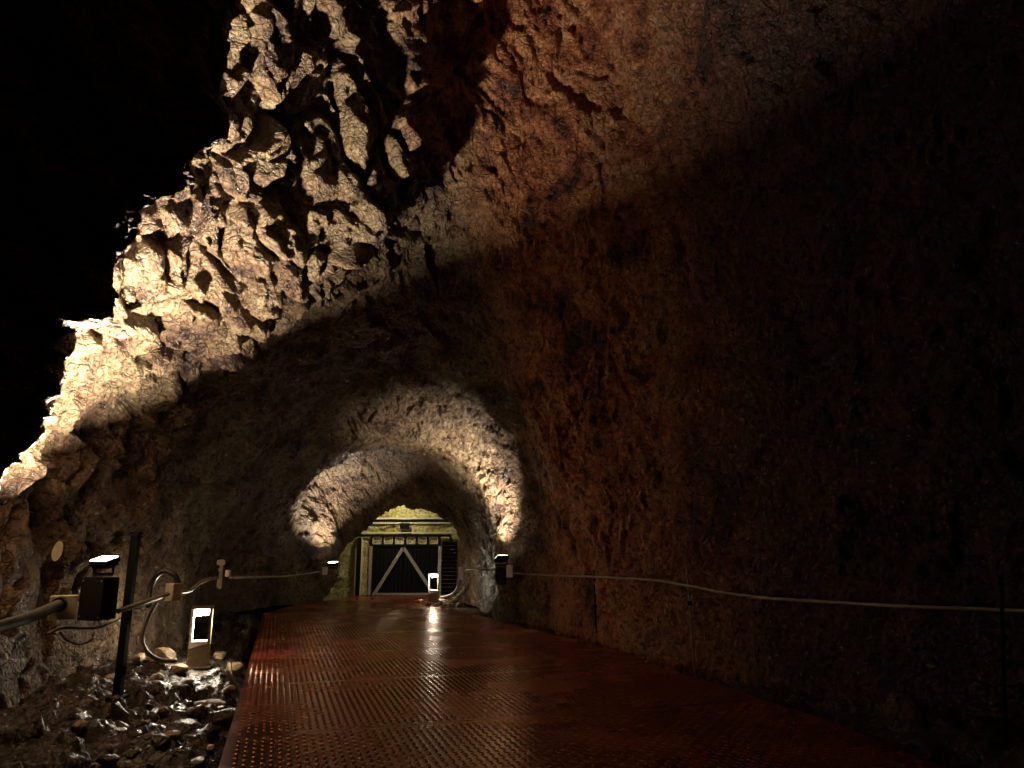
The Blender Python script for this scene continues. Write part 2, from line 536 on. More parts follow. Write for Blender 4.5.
d += .07 * (1 - hang)
low = 1 - sm(0.2, 1.4, Z)
d = np.where(low > 0, d * (1 - .5 * low), d)
D3 = P3 + n3 * d[:, None]
# the last metre runs true against the end wall
V = D3.reshape(ROWS, COLS, 3)
cuts = [('wall_left', 0, EDGE[5]), ('ceiling', EDGE[5], EDGE[9]), ('wall_right', EDGE[9], COLS - 1)]
trees = {}
rock = {}
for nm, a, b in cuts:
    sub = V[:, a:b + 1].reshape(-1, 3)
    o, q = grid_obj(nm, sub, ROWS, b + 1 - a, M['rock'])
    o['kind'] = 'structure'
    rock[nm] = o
rock['wall_left']['label'] = 'rough rock wall on the left, pale and fractured above its floodlight'
rock['wall_right']['label'] = 'red-brown wet rock wall along the right of the walkway, with shade painted in'
rock['ceiling']['label'] = 'broken rock roof stepping down in arches towards the gate'
for o in rock.values():
    o['category'] = 'rock'
s2 = V[::2, ::2]
r2, c2 = s2.shape[:2]
ii = np.arange(r2 * c2).reshape(r2, c2)
qq = np.stack([ii[:-1, :-1], ii[:-1, 1:], ii[1:, 1:], ii[1:, :-1]], -1).reshape(-1, 4)
TUN = BVHTree.FromPolygons(s2.reshape(-1, 3).tolist(), qq.tolist())
CAM = Vector((0, 0, EYE))


def on_wall(px, py, gap, Ymax=99):
    """a point in front of the rock along a sight line, kept clear of the wall by gap"""
    dr = ray(px, py).normalized()
    hit = TUN.ray_cast(CAM, dr)
    Y = hit[0].y if hit[0] is not None else 99
    Y = min(Y - gap, Ymax)
    return W(px, py, Y)


# ------------------------------------------------------------------ floor of the tunnel
DIR = Vector((-.297, .955, 0)).normalized()
ACR = Vector((DIR.y, -DIR.x, 0))


def sw(x, y):
    return x * DIR.x + y * DIR.y, x * ACR.x + y * ACR.y


LEFT = [(.35, -2.5)] + [G(*p) for p in ((222, 756), (240, 695), (263, 614))] + [(-6.0, 18.6)]
RIGHT = [(5.4, -2.5)] + [G(*p) for p in ((931, 762), (835, 722), (739, 692), (680, 673), (642, 658), (585, 641), (522, 627), (485, 617), (452, 609))]
ls = np.array([sw(*p) for p in LEFT])
rs = np.array([sw(*p) for p in RIGHT])
S_END = rs[-1][0]


def edge_l(s):
    return float(np.interp(s, ls[:, 0], ls[:, 1]))


def edge_r(s):
    return float(np.interp(s, rs[:, 0], rs[:, 1]))


gx = np.concatenate([np.arange(-7.4, -5.4, .08), np.arange(-5.4, -1.6, .022), np.arange(-1.6, 7.2, .08)])
gy = np.concatenate([np.arange(-4.3, 5, .15), np.arange(5, 12.5, .025), np.arange(12.5, 25, .09)])
GX, GY = np.meshgrid(gx, gy)
Pf = np.stack([GX.ravel(), GY.ravel(), np.zeros(GX.size)], 1).astype(np.float32)
wf = Pf + np.stack([perlin(Pf, .6, 51), perlin(Pf, .6, 52), np.zeros(len(Pf), np.float32)], 1) * .25
f1_, e1_ = facets(wf, (.55, .5, 1), 61, 1.5)
f2_, e2_ = facets(wf, (.2, .17, 1), 62, 1.5)
f3_, e3_ = facets(wf, (.085, .075, 1), 63, 1.5)
hz = .16 * f1_ + .085 * f2_ + .04 * f3_ + .12 * fbm(Pf, 1.5, 65, 2)
sx, wx = sw(Pf[:, 0], Pf[:, 1])
el = np.interp(sx, ls[:, 0], ls[:, 1])
er = np.interp(sx, rs[:, 0], rs[:, 1])
inside = np.minimum(wx - el, er - wx)             # >0 under the walkway
base = -.34 + .1 * sm(6, 12, Pf[:, 1]) + .12 * sm(12, 18, Pf[:, 1])
BX, BY = G(198, 664, -.06)
mnd = np.exp(-(((Pf[:, 0] - BX) / .8) ** 2 + ((Pf[:, 1] - BY) / .6) ** 2))
base = base * (1 - mnd) + mnd * -.09
hz = hz * (1 - .75 * mnd)
base = base + .35 * sm(.5, 1.4, wx - er) * (1 - sm(11, 13, Pf[:, 1])) + .2 * sm(.6, 1.6, el - wx)
under = sm(-.35, .0, inside)
hh = (base + hz) * (1 - under) + under * (-.45 + .2 * hz)
hh = np.where(Pf[:, 1] > 18.2, np.minimum(hh, -.16), hh)
Pf[:, 2] = hh
fl, _ = grid_obj('floor', Pf, len(gy), len(gx), M['rubble'])
fl['kind'] = 'structure'
fl['label'] = 'wet rubble floor of the tunnel beside the walkway'
fl['category'] = 'floor'
gq = np.arange(len(gy) * len(gx)).reshape(len(gy), len(gx))[::2, ::2]
gq = np.stack([gq[:-1, :-1], gq[:-1, 1:], gq[1:, 1:], gq[1:, :-1]], -1).reshape(-1, 4)
FLOOR = BVHTree.FromPolygons(Pf.tolist(), gq.tolist())


def ground(x, y):
    h = FLOOR.ray_cast(Vector((x, y, 4)), Vector((0, 0, -1)))
    return h[0].z if h[0] is not None else -.3


# ------------------------------------------------------------------ walkway
def xy(s, w):
    return DIR * s + ACR * w


walk = thing('walkway', 'wide red-painted tread-plate walkway leading down the tunnel to the gate', 'walkway', (2.6, -2.3, 0))
off = Vector((2.6, -2.3, 0))
PITCH_L = .062


def plate(s0, s1, dz):
    mb = MB()
    n = 10
    th = .05
    top = []
    ss = [s0 + (s1 - s0) * i / n for i in range(n + 1)]
    vl = [xy(s, edge_l(s)) for s in ss]
    vr = [xy(s, edge_r(s)) for s in ss]
    k = n + 1
    vs = [v + Vector((0, 0, dz)) for v in vl + vr] + [v + Vector((0, 0, dz - th)) for v in vl + vr]
    fs = []
    for i in range(n):
        fs.append((i, k + i, k + i + 1, i + 1))
        fs.append((2 * k + i, 2 * k + i + 1, 3 * k + i + 1, 3 * k + i))
        fs.append((i, i + 1, 2 * k + i + 1, 2 * k + i))
        fs.append((k + i, 3 * k + i, 3 * k + i + 1, k + i + 1))
    fs.append((0, 2 * k, 3 * k, k))
    fs.append((n, k + n, 3 * k + n, 2 * k + n))
    mb.add(vs, fs)
    a = int(math.ceil((s0 + .04) / PITCH_L))
    b = int(math.floor((s1 - .04) / PITCH_L))
    c45 = math.sqrt(.5)
    for i in range(a, b + 1):
        s = i * PITCH_L
        if s < 3.2:
            continue
        l, r = edge_l(s) + .04, edge_r(s) - .04
        for j in range(int(math.ceil(l / PITCH_L)), int(math.floor(r / PITCH_L)) + 1):
            w = j * PITCH_L
            p = xy(s, w)
            sg = 1 if (i + j) % 2 else -1
            u = (DIR * c45 + ACR * (c45 * sg))
            t = Vector((-u.y, u.x, 0))
            z0, z1 = Vector((0, 0, dz - .001)), Vector((0, 0, dz + .006))
            q = [p + u * .029 + z0, p + t * .011 + u * .006 + z0, p + t * .011 - u * .006 + z0, p - u * .029 + z0, p - t * .011 - u * .006 + z0, p - t * .011 + u * .006 + z0,
                 p + u * .014 + z1, p - u * .014 + z1]
            bse = len(mb.v)
            mb.v += q
            mb.f += [tuple(bse + x for x in f) for f in ((0, 1, 6), (1, 2, 7, 6), (2, 3, 7), (3, 4, 7), (4, 5, 6, 7), (5, 0, 6))]
    return mb.build('deck_plate', M['deck'], walk, off)


s = -2.6
while s < S_END - .05:
    e = min(s + 2.35, S_END)
    if S_END - e < .5:
        e = S_END
    plate(s + .003, e - .003, random.uniform(-.002, .002))
    s = e
# side beams under the plates
for fn, sgn in ((edge_l, 1), (edge_r, -1)):
    mb = MB()
    prev = None
    ssx = np.linspace(-2.5, S_END - .1, 60)
    for a, b in zip(ssx[:-1], ssx[1:]):
        p, q = xy(a, fn(a) + sgn * .05), xy(b, fn(b) + sgn * .05)
        mb.bar(p + Vector((0, 0, -.12)), q + Vector((0, 0, -.12)), .12, .06) if False else mb.bar(p + Vector((0, 0, -.125)), q + Vector((0, 0, -.125)), .06, .13)
    mb.build('edge_beam', M['deck'], walk, off)
# smooth landing from the last plate to the gate
pl = xy(S_END + .006, edge_l(S_END))
pr_ = xy(S_END + .006, edge_r(S_END))
mb = MB()
poly = [(pl.x, pl.y), (pr_.x, pr_.y), (-2.0, 20.5), (-2.0, 23.85), (-5.0, 23.85), (-5.0, 22.3), (-5.7, 20.3)]
n = len(poly)
mb.add([(x, y, .0) for x, y in poly] + [(x, y, -.05) for x, y in poly],
       [tuple(range(n)), tuple(reversed(range(n, 2 * n)))] + [(i, n + i, n + (i + 1) % n, (i + 1) % n) for i in range(n)])
land = mb.build('landing_plate', M['deck'], walk, off)
land['label'] = 'smooth landing plate before the gate'

# ------------------------------------------------------------------ end wall and gate
GY_ = 24.0


def wall_with_relief():
    xs = np.arange(-6.6, -.9, .04)
    zs = np.arange(-.3, 4.8, .04)
    GXX, GZZ = np.meshgrid(xs, zs)
    p = np.stack([GXX.ravel(), np.full(GXX.size, GY_), GZZ.ravel()], 1).astype(np.float32)
    f, e = facets(p + .1, (.5, 1, .3), 81, 1.2)
    p[:, 1] += .06 * f + .03 * fbm(p, .3, 82, 2) + .06
    return grid_obj('wall_back', p, len(zs), len(xs), M['endwall'])[0]


wb = wall_with_relief()
wb['kind'] = 'structure'
wb['label'] = 'yellowish end wall lit behind the gate frame'
wb['category'] = 'wall'
YF = GY_ - .10


def gp(px, py, Y=YF):
    return W(px, py, Y)


gate = thing('mine_gate', 'black double gate with grey inverted-V bracing in a frame of square lights', 'gate', (-3.35, YF, 0))
go = Vector((-3.35, YF, 0))


def gbar(px0, py0, px1, py1, w, d, name, mat, Y=YF, parent=gate):
    return MB().bar(gp(px0, py0, Y), gp(px1, py1, Y), w, d).build(name, mat, parent, go)


zt = gp(403, 546).z
zb = .02
xl, xm, xr = gp(372, 570).x, gp(403, 570).x, gp(438, 570).x
for x0, x1 in ((xl, xm - .01), (xm + .01, xr)):
    leaf = MB()
    nb = 8
    for i in range(nb):                              # vertical boards
        a = x0 + (x1 - x0) * i / nb
        b = x0 + (x1 - x0) * (i + 1) / nb
        leaf.box(((a + b) / 2, YF, (zt + zb) / 2), (b - a - .012, .05, zt - zb))
    leaf.box(((x0 + x1) / 2, YF + .02, (zt + zb) / 2), (x1 - x0, .02, zt - zb))
    leaf.build('gate_leaf', M['black'], gate, go)
apex = gp(403, 548)
b1 = MB().bar((xl + .12, YF - .06, .06), (xm - .01, YF - .06, zt - .06), .10, .03).build('brace', M['grey'], gate, go)
b2 = MB().bar((xr - .12, YF - .06, .06), (xm + .01, YF - .06, zt - .06), .10, .03).build('brace', M['grey'], gate, go)
MB().box((xl - .05, YF - .03, (zt + zb) / 2), (.09, .07, zt - zb)).build('gate_post', M['grey'], gate, go)
MB().box((xr + .05, YF - .03, (zt + zb) / 2), (.10, .07, zt - zb)).build('gate_post', M['grey'], gate, go)
MB().box(((xl + xr) / 2, YF - .05, .045), (xr - xl - .1, .03, .06)).build('bottom_rail', M['grey'], gate, go)
# frame: beams, uprights and the row of square lights
xa, xb = gp(359, 540).x, gp(451, 540).x
zb1, zb2 = gp(403, 535.5).z, gp(403, 520.5).z
MB().box(((xa + xb) / 2, YF, zb1), (xb - xa, .12, .085)).build('lintel_beam', M['black'], gate, go)
MB().box(((gp(370, 520).x + gp(450, 520).x) / 2, YF + .08, zb2), (gp(450, 520).x - gp(370, 520).x, .04, .07)).build('upper_beam', M['black'], gate, go)
MB().box((gp(358.5, 560).x, YF, zb1 / 2 - .03), (.10, .12, zb1 - .07)).build('frame_post', M['black'], gate, go)
MB().box(((xl + xr) / 2, YF, zt + .01), (xr - xl + .2, .1, .05)).build('head_rail', M['black'], gate, go)
for k in range(8):
    px = 371.5 + k * 11.3
    MB().box((gp(px, 541).x, YF, (zb1 + zt) / 2), (.075, .1, zb1 - zt - .09)).build('mullion', M['black'], gate, go)
    if k < 6:
        q = gp(px + 5.65, 541)
        MB().box((q.x, YF + .01, (zb1 + zt) / 2), (.25, .03, zb1 - zt - .10)).build('square_panel', M['endwall'], gate, go)
        fw = MB()
        for dx_ in (-1, 1):
            fw.box((q.x + dx_ * .128, YF - .015, (zb1 + zt) / 2), (.022, .03, zb1 - zt - .12))
        for dz_ in (-1, 1):
            fw.box((q.x, YF - .015, (zb1 + zt) / 2 + dz_ * ((zb1 - zt) / 2 - .07)), (.27, .03, .02))
        fw.build('panel_rim', M['pale'], gate, go)
MB().box((gp(365, 565).x, YF + .02, (zb1 - .05) / 2), (.24, .03, zb1 - .08)).build('side_panel', M['endwall'], gate, go)
for za, x0, x1 in ((zb1 + .085, xa, xb), (zb2 - .075, gp(368, 520).x, xb), (zb2 + .07, gp(374, 520).x, xb)):
    MB().box(((x0 + x1) / 2, YF + (.085 if za > zb1 + .2 else -.02), za), (x1 - x0, .03, .035)).build('pale_batten', M['pale'], gate, go)
MB().box((gp(356, 565).x, YF, (gp(356, 548).z) / 2), (.05, .06, gp(356, 548).z)).build('pale_batten', M['pale'], gate, go)
MB().box((gp(361.5, 565).x, YF, (zb1 - .06) / 2), (.04, .06, zb1 - .06)).build('pale_batten', M['pale'], gate, go)
sh = MB()
x0, x1 = xr + .12, gp(455, 570).x + .05
for i in range(14):
    sh.box(((x0 + x1) / 2, YF, .08 + i * .115), (x1 - x0, .04, .09), Matrix.Rotation(.35, 3, 'X'))
sh.build('side_louvre', M['black'], gate, go)
vt = tag(MB().box(gp(404.5, 526), (.30, .06, .19), None, .01).box(gp(404.5, 526) + Vector((0, -.035, 0)), (.24, .01, .02)).build('wall_vent', M['black']),
         'small black vent box on the yellow wall above the gate', 'vent')

# ------------------------------------------------------------------ lamps
def basis(nrm, up=Vector((0, 0, 1))):
    z = Vector(nrm).normalized()
    x = up.cross(z).normalized()
    y = z.cross(x)
    return Matrix((x, y, z)).transposed()


def floodlight(loc, nrm, label, w=.30, h=.19, power=100.0, spread=180, color=(1.0, .85, .66), mount=Vector((0, 0, -1))):
    """LED flood: finned housing, lens, bracket; the light leaves the lens"""
    loc = Vector(loc)
    t = thing('floodlight', label, 'floodlight', loc, 0, 'floodlights shining up at the rock' if nrm[2] > 0 else None)
    R = basis(nrm)
    n_ = Vector(nrm).normalized()
    b = MB().box(n_ * -.035, (w, h, .05), R, .008)
    for i in range(7):
        b.box(R @ Vector((-w / 2 + w * (i + .5) / 7, 0, -.075)), (.008, h * .8, .035), R)
    b.build('housing', M['black'], t)
    MB().box(n_ * -.006, (w * .9, h * .88, .012), R, .004).build('lens', M['lens'], t)
    br = MB()
    foot = Vector((0, 0, -.16))
    for s_ in (-1, 1):
        br.bar(R @ Vector((s_ * (w / 2 + .012), 0, -.035)), R @ Vector((s_ * (w / 2 + .012), 0, -.035)) * .999 + Vector((0, 0, -.13)), .012, .03)
    br.bar(R @ Vector((-(w / 2 + .012), 0, -.035)) + Vector((0, 0, -.13)), R @ Vector(((w / 2 + .012), 0, -.035)) + Vector((0, 0, -.13)), .03, .012)
    br.build('bracket', M['black'], t)
    ld = bpy.data.lights.new('flood_beam', 'AREA')
    ld.shape = 'RECTANGLE'
    ld.size, ld.size_y = w * .9, h * .88
    ld.energy = power
    ld.color = color
    ld.spread = math.radians(spread)
    lo = bpy.data.objects.new('flood_beam', ld)
    C.objects.link(lo)
    lo.parent = t
    lo.matrix_local = Matrix.Translation(n_ * .012) @ (R @ Matrix.Rotation(math.pi, 3, 'X')).to_4x4()
    return t


L1 = W(104, 558, 7.9)
floodlight(L1, (-.13, -.27, .93), 'glaring floodlight on top of the black box at the left wall', power=1600, spread=131, w=.27, h=.17)
L2 = on_wall(501, 557, .5, 15.6)
floodlight(L2, (-.3, .48, 1), 'small lit floodlight above a black box on the right, before the gate', w=.26, h=.18, power=105, spread=82)
L3 = on_wall(333, 562, .45, 21.3)
floodlight(L3, (-.05, -.15, 1), 'small far floodlight on the left wall, just left of the gate', w=.26, h=.18, power=72, spread=98)
L4 = Vector((-3.7, 22.9, 3.3))  # extra lamp added out of view to light the end wall
floodlight(L4, (0, .45, -.9), 'extra floodlight added out of sight under the rock arch to light the yellow end wall', power=48, color=(1, .88, .55))


def box_thing(name, label, cat, c, size, mat, lid=None, rotz=0.0, glands=(), group=None):
    c = Vector(c)
    t = thing(name, label, cat, c - Vector((0, 0, size[2] / 2)), rotz, group)
    hz_ = size[2] / 2
    MB().box((0, 0, hz_), size, None, min(size) * .08).build('body', mat, t)
    MB().box((0, -size[1] / 2 - .012, hz_), (size[0] * 1.04, .02, size[2] * 1.03), None, .006).build('lid', lid or mat, t)
    for sx_ in (-1, 1):
        for sz in (-1, 1):
            p = Vector((sx_ * size[0] * .42, -size[1] / 2 - .023, hz_ + sz * size[2] * .42))
            MB().tube([p, p + Vector((0, -.006, 0))], .008, 8).build('screw', M['rod'], t)
    for p, dr in glands:
        p, dr = Vector(p) + Vector((0, 0, hz_)), Vector(dr).normalized()
        MB().tube([p, p + dr * .04], .03, 10).build('cable_gland', M['blackbox'], t)
    return t


# black ballast box under the first floodlight
bb = Vector((W(100, 598, 7.95)))
bt = box_thing('ballast_box', 'tall black box below the glaring floodlight at the left wall', 'electrical box', bb, (.30, .18, .42), M['blackbox'], rotz=-.35)
arm = bpy.data.objects['ballast_box']
for z_ in (.14, .3):
    MB().bar((-.02, .1, z_), (-1.0, .55, z_), .025, .025).build('wall_arm', M['black'], arm)
# cream junction box and the pipe that enters it
jb = W(63, 607, 7.6)
box_thing('junction_box', 'cream junction box at the end of the thick pipe, left of the black box', 'junction box', jb, (.23, .14, .22), M['cream'], rotz=.55, glands=[((-.13, -.02, -.03), (-1, -.3, -.1))])
pa = W(58, 605, 7.43)
pts = spline([W(-60, 650, 5.4), W(-10, 630, 6.1), W(30, 617, 6.7), pa], 8)
pipe = thing('conduit_pipe', 'thick grey conduit pipe running in from the left edge to the cream box', 'pipe', pts[0])
MB().tube(pts, .05, 14).build('tube', M['pipe'], pipe, pts[0], True)
MB().tube([pts[-1], pts[-1] + (pts[-1] - pts[-2]).normalized() * .06], .07, 14).build('collar', M['blackbox'], pipe, pts[0])


def cable(name, label, cat, px, r, mat, gap=.12, Y=None, group=None, nseg=8, ridge=0.0):
    pts = []
    for i, q in enumerate(px):
        if len(q) == 3:
            pts.append(W(*q))
        else:
            pts.append(on_wall(q[0], q[1], gap))
    sp = spline(pts, nseg)
    o = MB().tube(sp, r, 10, ridge).build(name, mat, None, None, True)
    return tag(o, label, cat, group), sp


cable('power_cable', 'grey cable rising from the black box to the small cream box', 'cable', [(118, 611, 8.1), (140, 604, 8.5), (160, 597, 9.0), (168, 594, 9.15)], .026, M['conduit'])
box_thing('junction_box', 'small cream switch box on the cable above the left bollard light', 'junction box', W(174, 592, 9.3), (.13, .11, .2), M['cream'], rotz=-.4)
cable('power_cable', 'grey cable bent upward from the small cream box to the bracket plate', 'cable', [(181, 592, 9.45), (191, 590, 9.7), (200, 583, 10.0), (210, 579, 10.3), (218, 578, 10.5)], .02, M['conduit'])
cp = W(221, 574, 10.8)
t = thing('cable_bracket', 'upright metal bracket plate with a small white clamp on the left wall', 'bracket', cp)
MB().box((0, 0, 0), (.045, .02, .40)).box((0, -.02, .16), (.11, .03, .07)).box((0, -.02, -.12), (.07, .03, .13)).box((0, -.02, .06), (.06, .03, .03)).build('plate', M['conduit'], t)
MB().box((.11, -.04, .01), (.06, .06, .09), None, .01).build('clamp', M['white'], t)
cable('power_cable', 'thin dark cable along the left wall towards the far floodlight', 'cable', [(230, 577, 10.9), (260, 577, 13.2), (290, 576, 16.5), (318, 572, 20.2)], .02, M['conduit'])
box_thing('junction_box', 'tiny white switch below the far floodlight on the left wall', 'junction box', W(325, 571, 20.9), (.12, .08, .2), M['white'])
sw_c, _ = cable('loose_cable', 'grey loop of cable hanging under the black box', 'cable', [(60, 632, 7.65), (67, 640, 7.65), (80, 644, 7.7), (91, 640, 7.75), (95, 632, 7.8)], .012, M['conduit'])
cable('power_cable', 'thin dark cable beneath the cream box and the black box', 'cable', [(48, 634, 7.6), (62, 628, 7.65), (85, 628, 7.7), (100, 627, 7.9), (119, 620, 8.3)], .015, M['conduit'])
cable('flexible_conduit', 'grey conduit curving down the left wall to the bollard light', 'conduit', [(157, 601, 9.1), (148, 618, 9.15), (142, 638, 9.2), (147, 652, 9.25), (160, 660, 9.35), (176, 661, 9.5)], .024, M['conduit'], ridge=.08, nseg=14)
cable('hose', 'black hose looped against the left wall beside the small cream box', 'hose', [(149, 607, 9.4), (150, 590, 9.5), (156, 576, 9.5), (166, 571, 9.5), (176, 577, 9.5), (179, 588, 9.55)], .035, M['cable'], nseg=10)
# leaning dark post
pb, pt = W(117, 700, 8.75), W(136, 535, 8.75)
pb.z = ground(pb.x, pb.y) - .04
post = thing('post', 'dark leaning steel post between the black box and the left bollard light', 'post', pb)
MB().bar(pb, pt, .08, .08).build('shaft', M['black'], post, pb)
MB().box((0, 0, .06), (.18, .18, .03)).build('base_plate', M['black'], post)
MB().box(pt - pb + Vector((0, 0, .02)), (.1, .1, .03)).build('post_cap', M['black'], post)
# white oval plate
cw = on_wall(57, 551, .05)
ov = MB()
R = basis((.7, -.7, .2))
ring = [R @ Vector((.055 * math.cos(a) , .12 * math.sin(a), 0)) for a in np.linspace(0, 2 * math.pi, 20, endpoint=False)]
nn = R @ Vector((0, 0, .02))
tilt = Matrix.Rotation(math.radians(14), 3, 'Y')
ov.add([cw + tilt @ p for p in ring] + [cw + tilt @ (p + nn) for p in ring], [tuple(reversed(range(20))), tuple(range(20, 40))] + [(i, (i + 1) % 20, 20 + (i + 1) % 20, 20 + i) for i in range(20)])
tag(ov.build('marker_plate', M['cream']), 'pale oval plate fixed to the left wall, up and left of the floodlight', 'marker')


def bollard(loc, rot, label, power):
    t = thing('bollard_light', label, 'bollard light', loc, rot, 'bollard lights beside the walkway')
    w, d, H = .27, .2, .78
    hb = .25
    # lower body with a sloping top
    vs = [(-w / 2, -d / 2, .02), (w / 2, -d / 2, .02), (w / 2, d / 2, .02), (-w / 2, d / 2, .02),
          (-w / 2, -d / 2, hb), (w / 2, -d / 2, hb + .06), (w / 2, d / 2, hb + .06), (-w / 2, d / 2, hb)]
    bx = [(0, 3, 2, 1), (4, 5, 6, 7), (0, 1, 5, 4), (1, 2, 6, 5), (2, 3, 7, 6), (3, 0, 4, 7)]
    MB().add(vs, bx).build('body', M['bollard'], t)
    e = .012
    top = [(-w / 2 + .02, -d / 2 + .005, hb + .004), (w / 2 - .02, -d / 2 + .005, hb + .064), (w / 2 - .02, d / 2 - .005, hb + .064), (-w / 2 + .02, d / 2 - .005, hb + .004)]
    MB().add([(a, b, c + .002) for a, b, c in top] + [(a, b, c + .09) if i in (0, 3) else (a, b, c + .03) for i, (a, b, c) in enumerate(top)], bx).build('reflector_sill', M['inner'], t)
    for s_ in (-1, 1):
        for q_ in (-1, 1):
            b0 = hb + (.065 if s_ > 0 else .005)
            MB().box((s_ * (w / 2 - .018), q_ * (d / 2 - .015), (b0 + H - .018) / 2), (.034, .028, H - .018 - b0)).build('corner_post', M['inner' if s_ < 0 else 'bollard'], t)
    MB().box((0, 0, H), (w, d, .035), None, .01).build('cap', M['bollard'], t)
    MB().box((0, -.02, H - .06), (w - .09, d * .75, .085), None, .02).build('diffuser', M['led'], t)
    MB().box((0, 0, .012), (w + .06, d + .06, .024), None, .004).build('base_plate', M['grey'], t)
    ld = bpy.data.lights.new('bollard_glow', 'POINT')
    ld.energy = power
    ld.shadow_soft_size = .05
    ld.color = (1, .86, .64)
    lo = bpy.data.objects.new('bollard_glow', ld)
    C.objects.link(lo)
    lo.parent = t
    lo.location = (0, -.02, H - .16)
    return t


bollard((BX, BY, ground(BX, BY) - .01), math.radians(18), 'lit bollard light standing on stones left of the walkway', 75)
B2 = G(433.5, 603.5)
bollard((B2[0], B2[1], .004), math.radians(10), 'small lit bollard light in front of the gate', 30)

# ------------------------------------------------------------------ right-hand cable and its fittings
b2c = L2 + Vector((.0, .0, -.37))
box_thing('ballast_box', 'black box under the small floodlight on the right', 'electrical box', b2c, (.22, .16, .34), M['blackbox'])
j2 = on_wall(509.5, 571, .25, L2.y - .1)
box_thing('junction_box', 'white junction box beside the black box on the right', 'junction box', j2, (.12, .1, .24), M['white'])
cable('power_cable', 'long pale cable strung along the right wall from the white box out of the dark', 'cable',
      [(513, 573, j2.y - .15)] + [(x, y) for x, y in ((540, 575), (570, 576), (600, 577), (630, 578.5), (660, 581), (690, 586), (720, 592), (760, 597.5), (810, 601), (870, 604.5), (930, 607.5), (1000, 610), (1060, 612))],
      .017, M['conduit'], gap=.3)
j3 = W(461, 573, 18.6)
box_thing('junction_box', 'white cable joint at the corner of rock right of the far bollard', 'junction box', j3, (.11, .1, .3), M['white'])
cable('power_cable', 'pale cable from the corner joint to the black box on the right', 'cable', [(463.5, 570, 18.4), (475, 569, 17.1), (488, 569.5, 16.3), (494, 570, 16.1)], .022, M['conduit'])
cable('flexible_conduit', 'thin white conduit dropping from the corner joint to the far bollard', 'conduit',
      [(458, 579.5, 18.7), (457, 588, 19), (452.5, 594, 19.4), (447, 596, 19.9), (440.5, 597.5, 20.3)], .026, M['white'])
cable('wrapped_pipe', 'thick pale wrapped pipe sweeping down the rock corner beside the far bollard', 'pipe',
      [(467, 575, 18.75), (469, 580, 18.7), (466, 588, 18.8), (460, 595.5, 19.2), (452, 601, 19.7), (444, 603.5, 19.9)], [.05 + .02 * math.sin(i * 1.3) for i in range(41)], M['foam'], ridge=.1)
for (x0, y0, x1, y1, lab) in ((686, 556, 694, 655, 'thin upright metal rod crossing the cable on the right'),
                              (1001, 575, 1004, 735, 'dark thin rod near the right edge holding the cable'),
                              (594, 570, 597, 645, 'dark thin rod under the cable on the right, nearer the gate')):
    a = on_wall(x0, y0, .2)
    g = on_wall((x0 + x1) / 2, (y0 + y1) / 2, .24 if x0 < 900 else .42)
    a = W(x0, y0, g.y)
    b = Vector((W(x1, y1, g.y).x, g.y, ground(W(x1, y1, g.y).x, g.y) - .02))
    t = thing('cable_rod', lab, 'rod', b, 0, 'rods carrying the right cable')
    MB().tube([b, a], .012 if x0 < 900 else .016, 8).build('shaft', M['rod'] if x0 == 686 else M['black'], t, b)
    u = (a - b)
    MB().tube([u * .62 + Vector((0, -.02, 0)), u * .65 + Vector((0, -.02, 0))], .03, 8).build('cable_clip', M['black'], t)

# ------------------------------------------------------------------ loose stones
def stone_mesh(name, size, seed, mat):
    r = random.Random(seed)
    bm = bmesh.new()
    for _ in range(26):
        v = Vector((r.gauss(0, 1), r.gauss(0, 1), r.gauss(0, 1))).normalized() * r.uniform(.85, 1.0)
        v = Vector((max(-.8, min(.8, v.x)), max(-.75, min(.75, v.y)), max(-.7, min(.7, v.z))))
        bm.verts.new((v.x * size[0] / 1.6, v.y * size[1] / 1.5, v.z * size[2] / 1.4))
    res = bmesh.ops.convex_hull(bm, input=list(bm.verts))
    bmesh.ops.delete(bm, geom=[g for g in bm.verts if not g.link_faces], context='VERTS')
    bmesh.ops.bevel(bm, geom=list(bm.edges), offset=min(size) * .05, segments=1, affect='EDGES')
    me = bpy.data.meshes.new(name)
    bm.to_mesh(me)
    bm.free()
    me.materials.append(mat)
    return me


def stone(px, py, Y, size, rot, label, group=None, mat='stone', seed=None, sink=.2, z=None, fit=False):
    o = bpy.data.objects.new('stone', stone_mesh('stone', size, seed or random.randint(1, 9999), M[mat]))
    C.objects.link(o)
    if fit:                                          # rest it where the sight line meets the rubble
        z = -.1
        for _ in range(6):
            q = G(px, py, z)
            z = ground(*q)
        p = Vector((q[0], q[1], 0))
    else:
        p = W(px, py, Y)
    g = ground(p.x, p.y) if z is None else z
    o.location = (p.x, p.y, g + size[2] * (.5 - sink))
    o.rotation_euler = rot
    return tag(o, label, 'stone', group)


stone(160, 676, 9.5, (.34, .28, .2), (0, .1, .2), 'squarish pale stone left of the bollard light', seed=4, sink=.1, fit=True)
stone(179, 671, 9.75, (.22, .18, .14), (.1, 0, .5), 'small pale stone tucked against the bollard light on its left', seed=11, sink=.1, fit=True)
stone(207, 683, 9.35, (.5, .2, .17), (0, -.14, .25), 'long flat slab of stone in front of the bollard light', seed=23, sink=.05, fit=True)
stone(219, 662, 10.0, (.2, .16, .12), (0, 0, .1), 'small pale stone right of the bollard light', seed=31, sink=0, fit=True)
stone(234, 672, 9.5, (.28, .2, .2), (.3, .2, 1.0), 'tilted stone between the slab and the walkway edge', seed=38, sink=.1, fit=True)
stone(146, 694, 8.9, (.42, .3, .2), (.1, .1, .4), 'dark humped stone below the squarish pale stone', mat='dark_stone', seed=42, sink=.25, fit=True)
stone(224, 722, 8.6, (.34, .26, .16), (.1, -.1, .9), 'dark flat stone close to the walkway edge', mat='dark_stone', seed=47, sink=.2, fit=True)
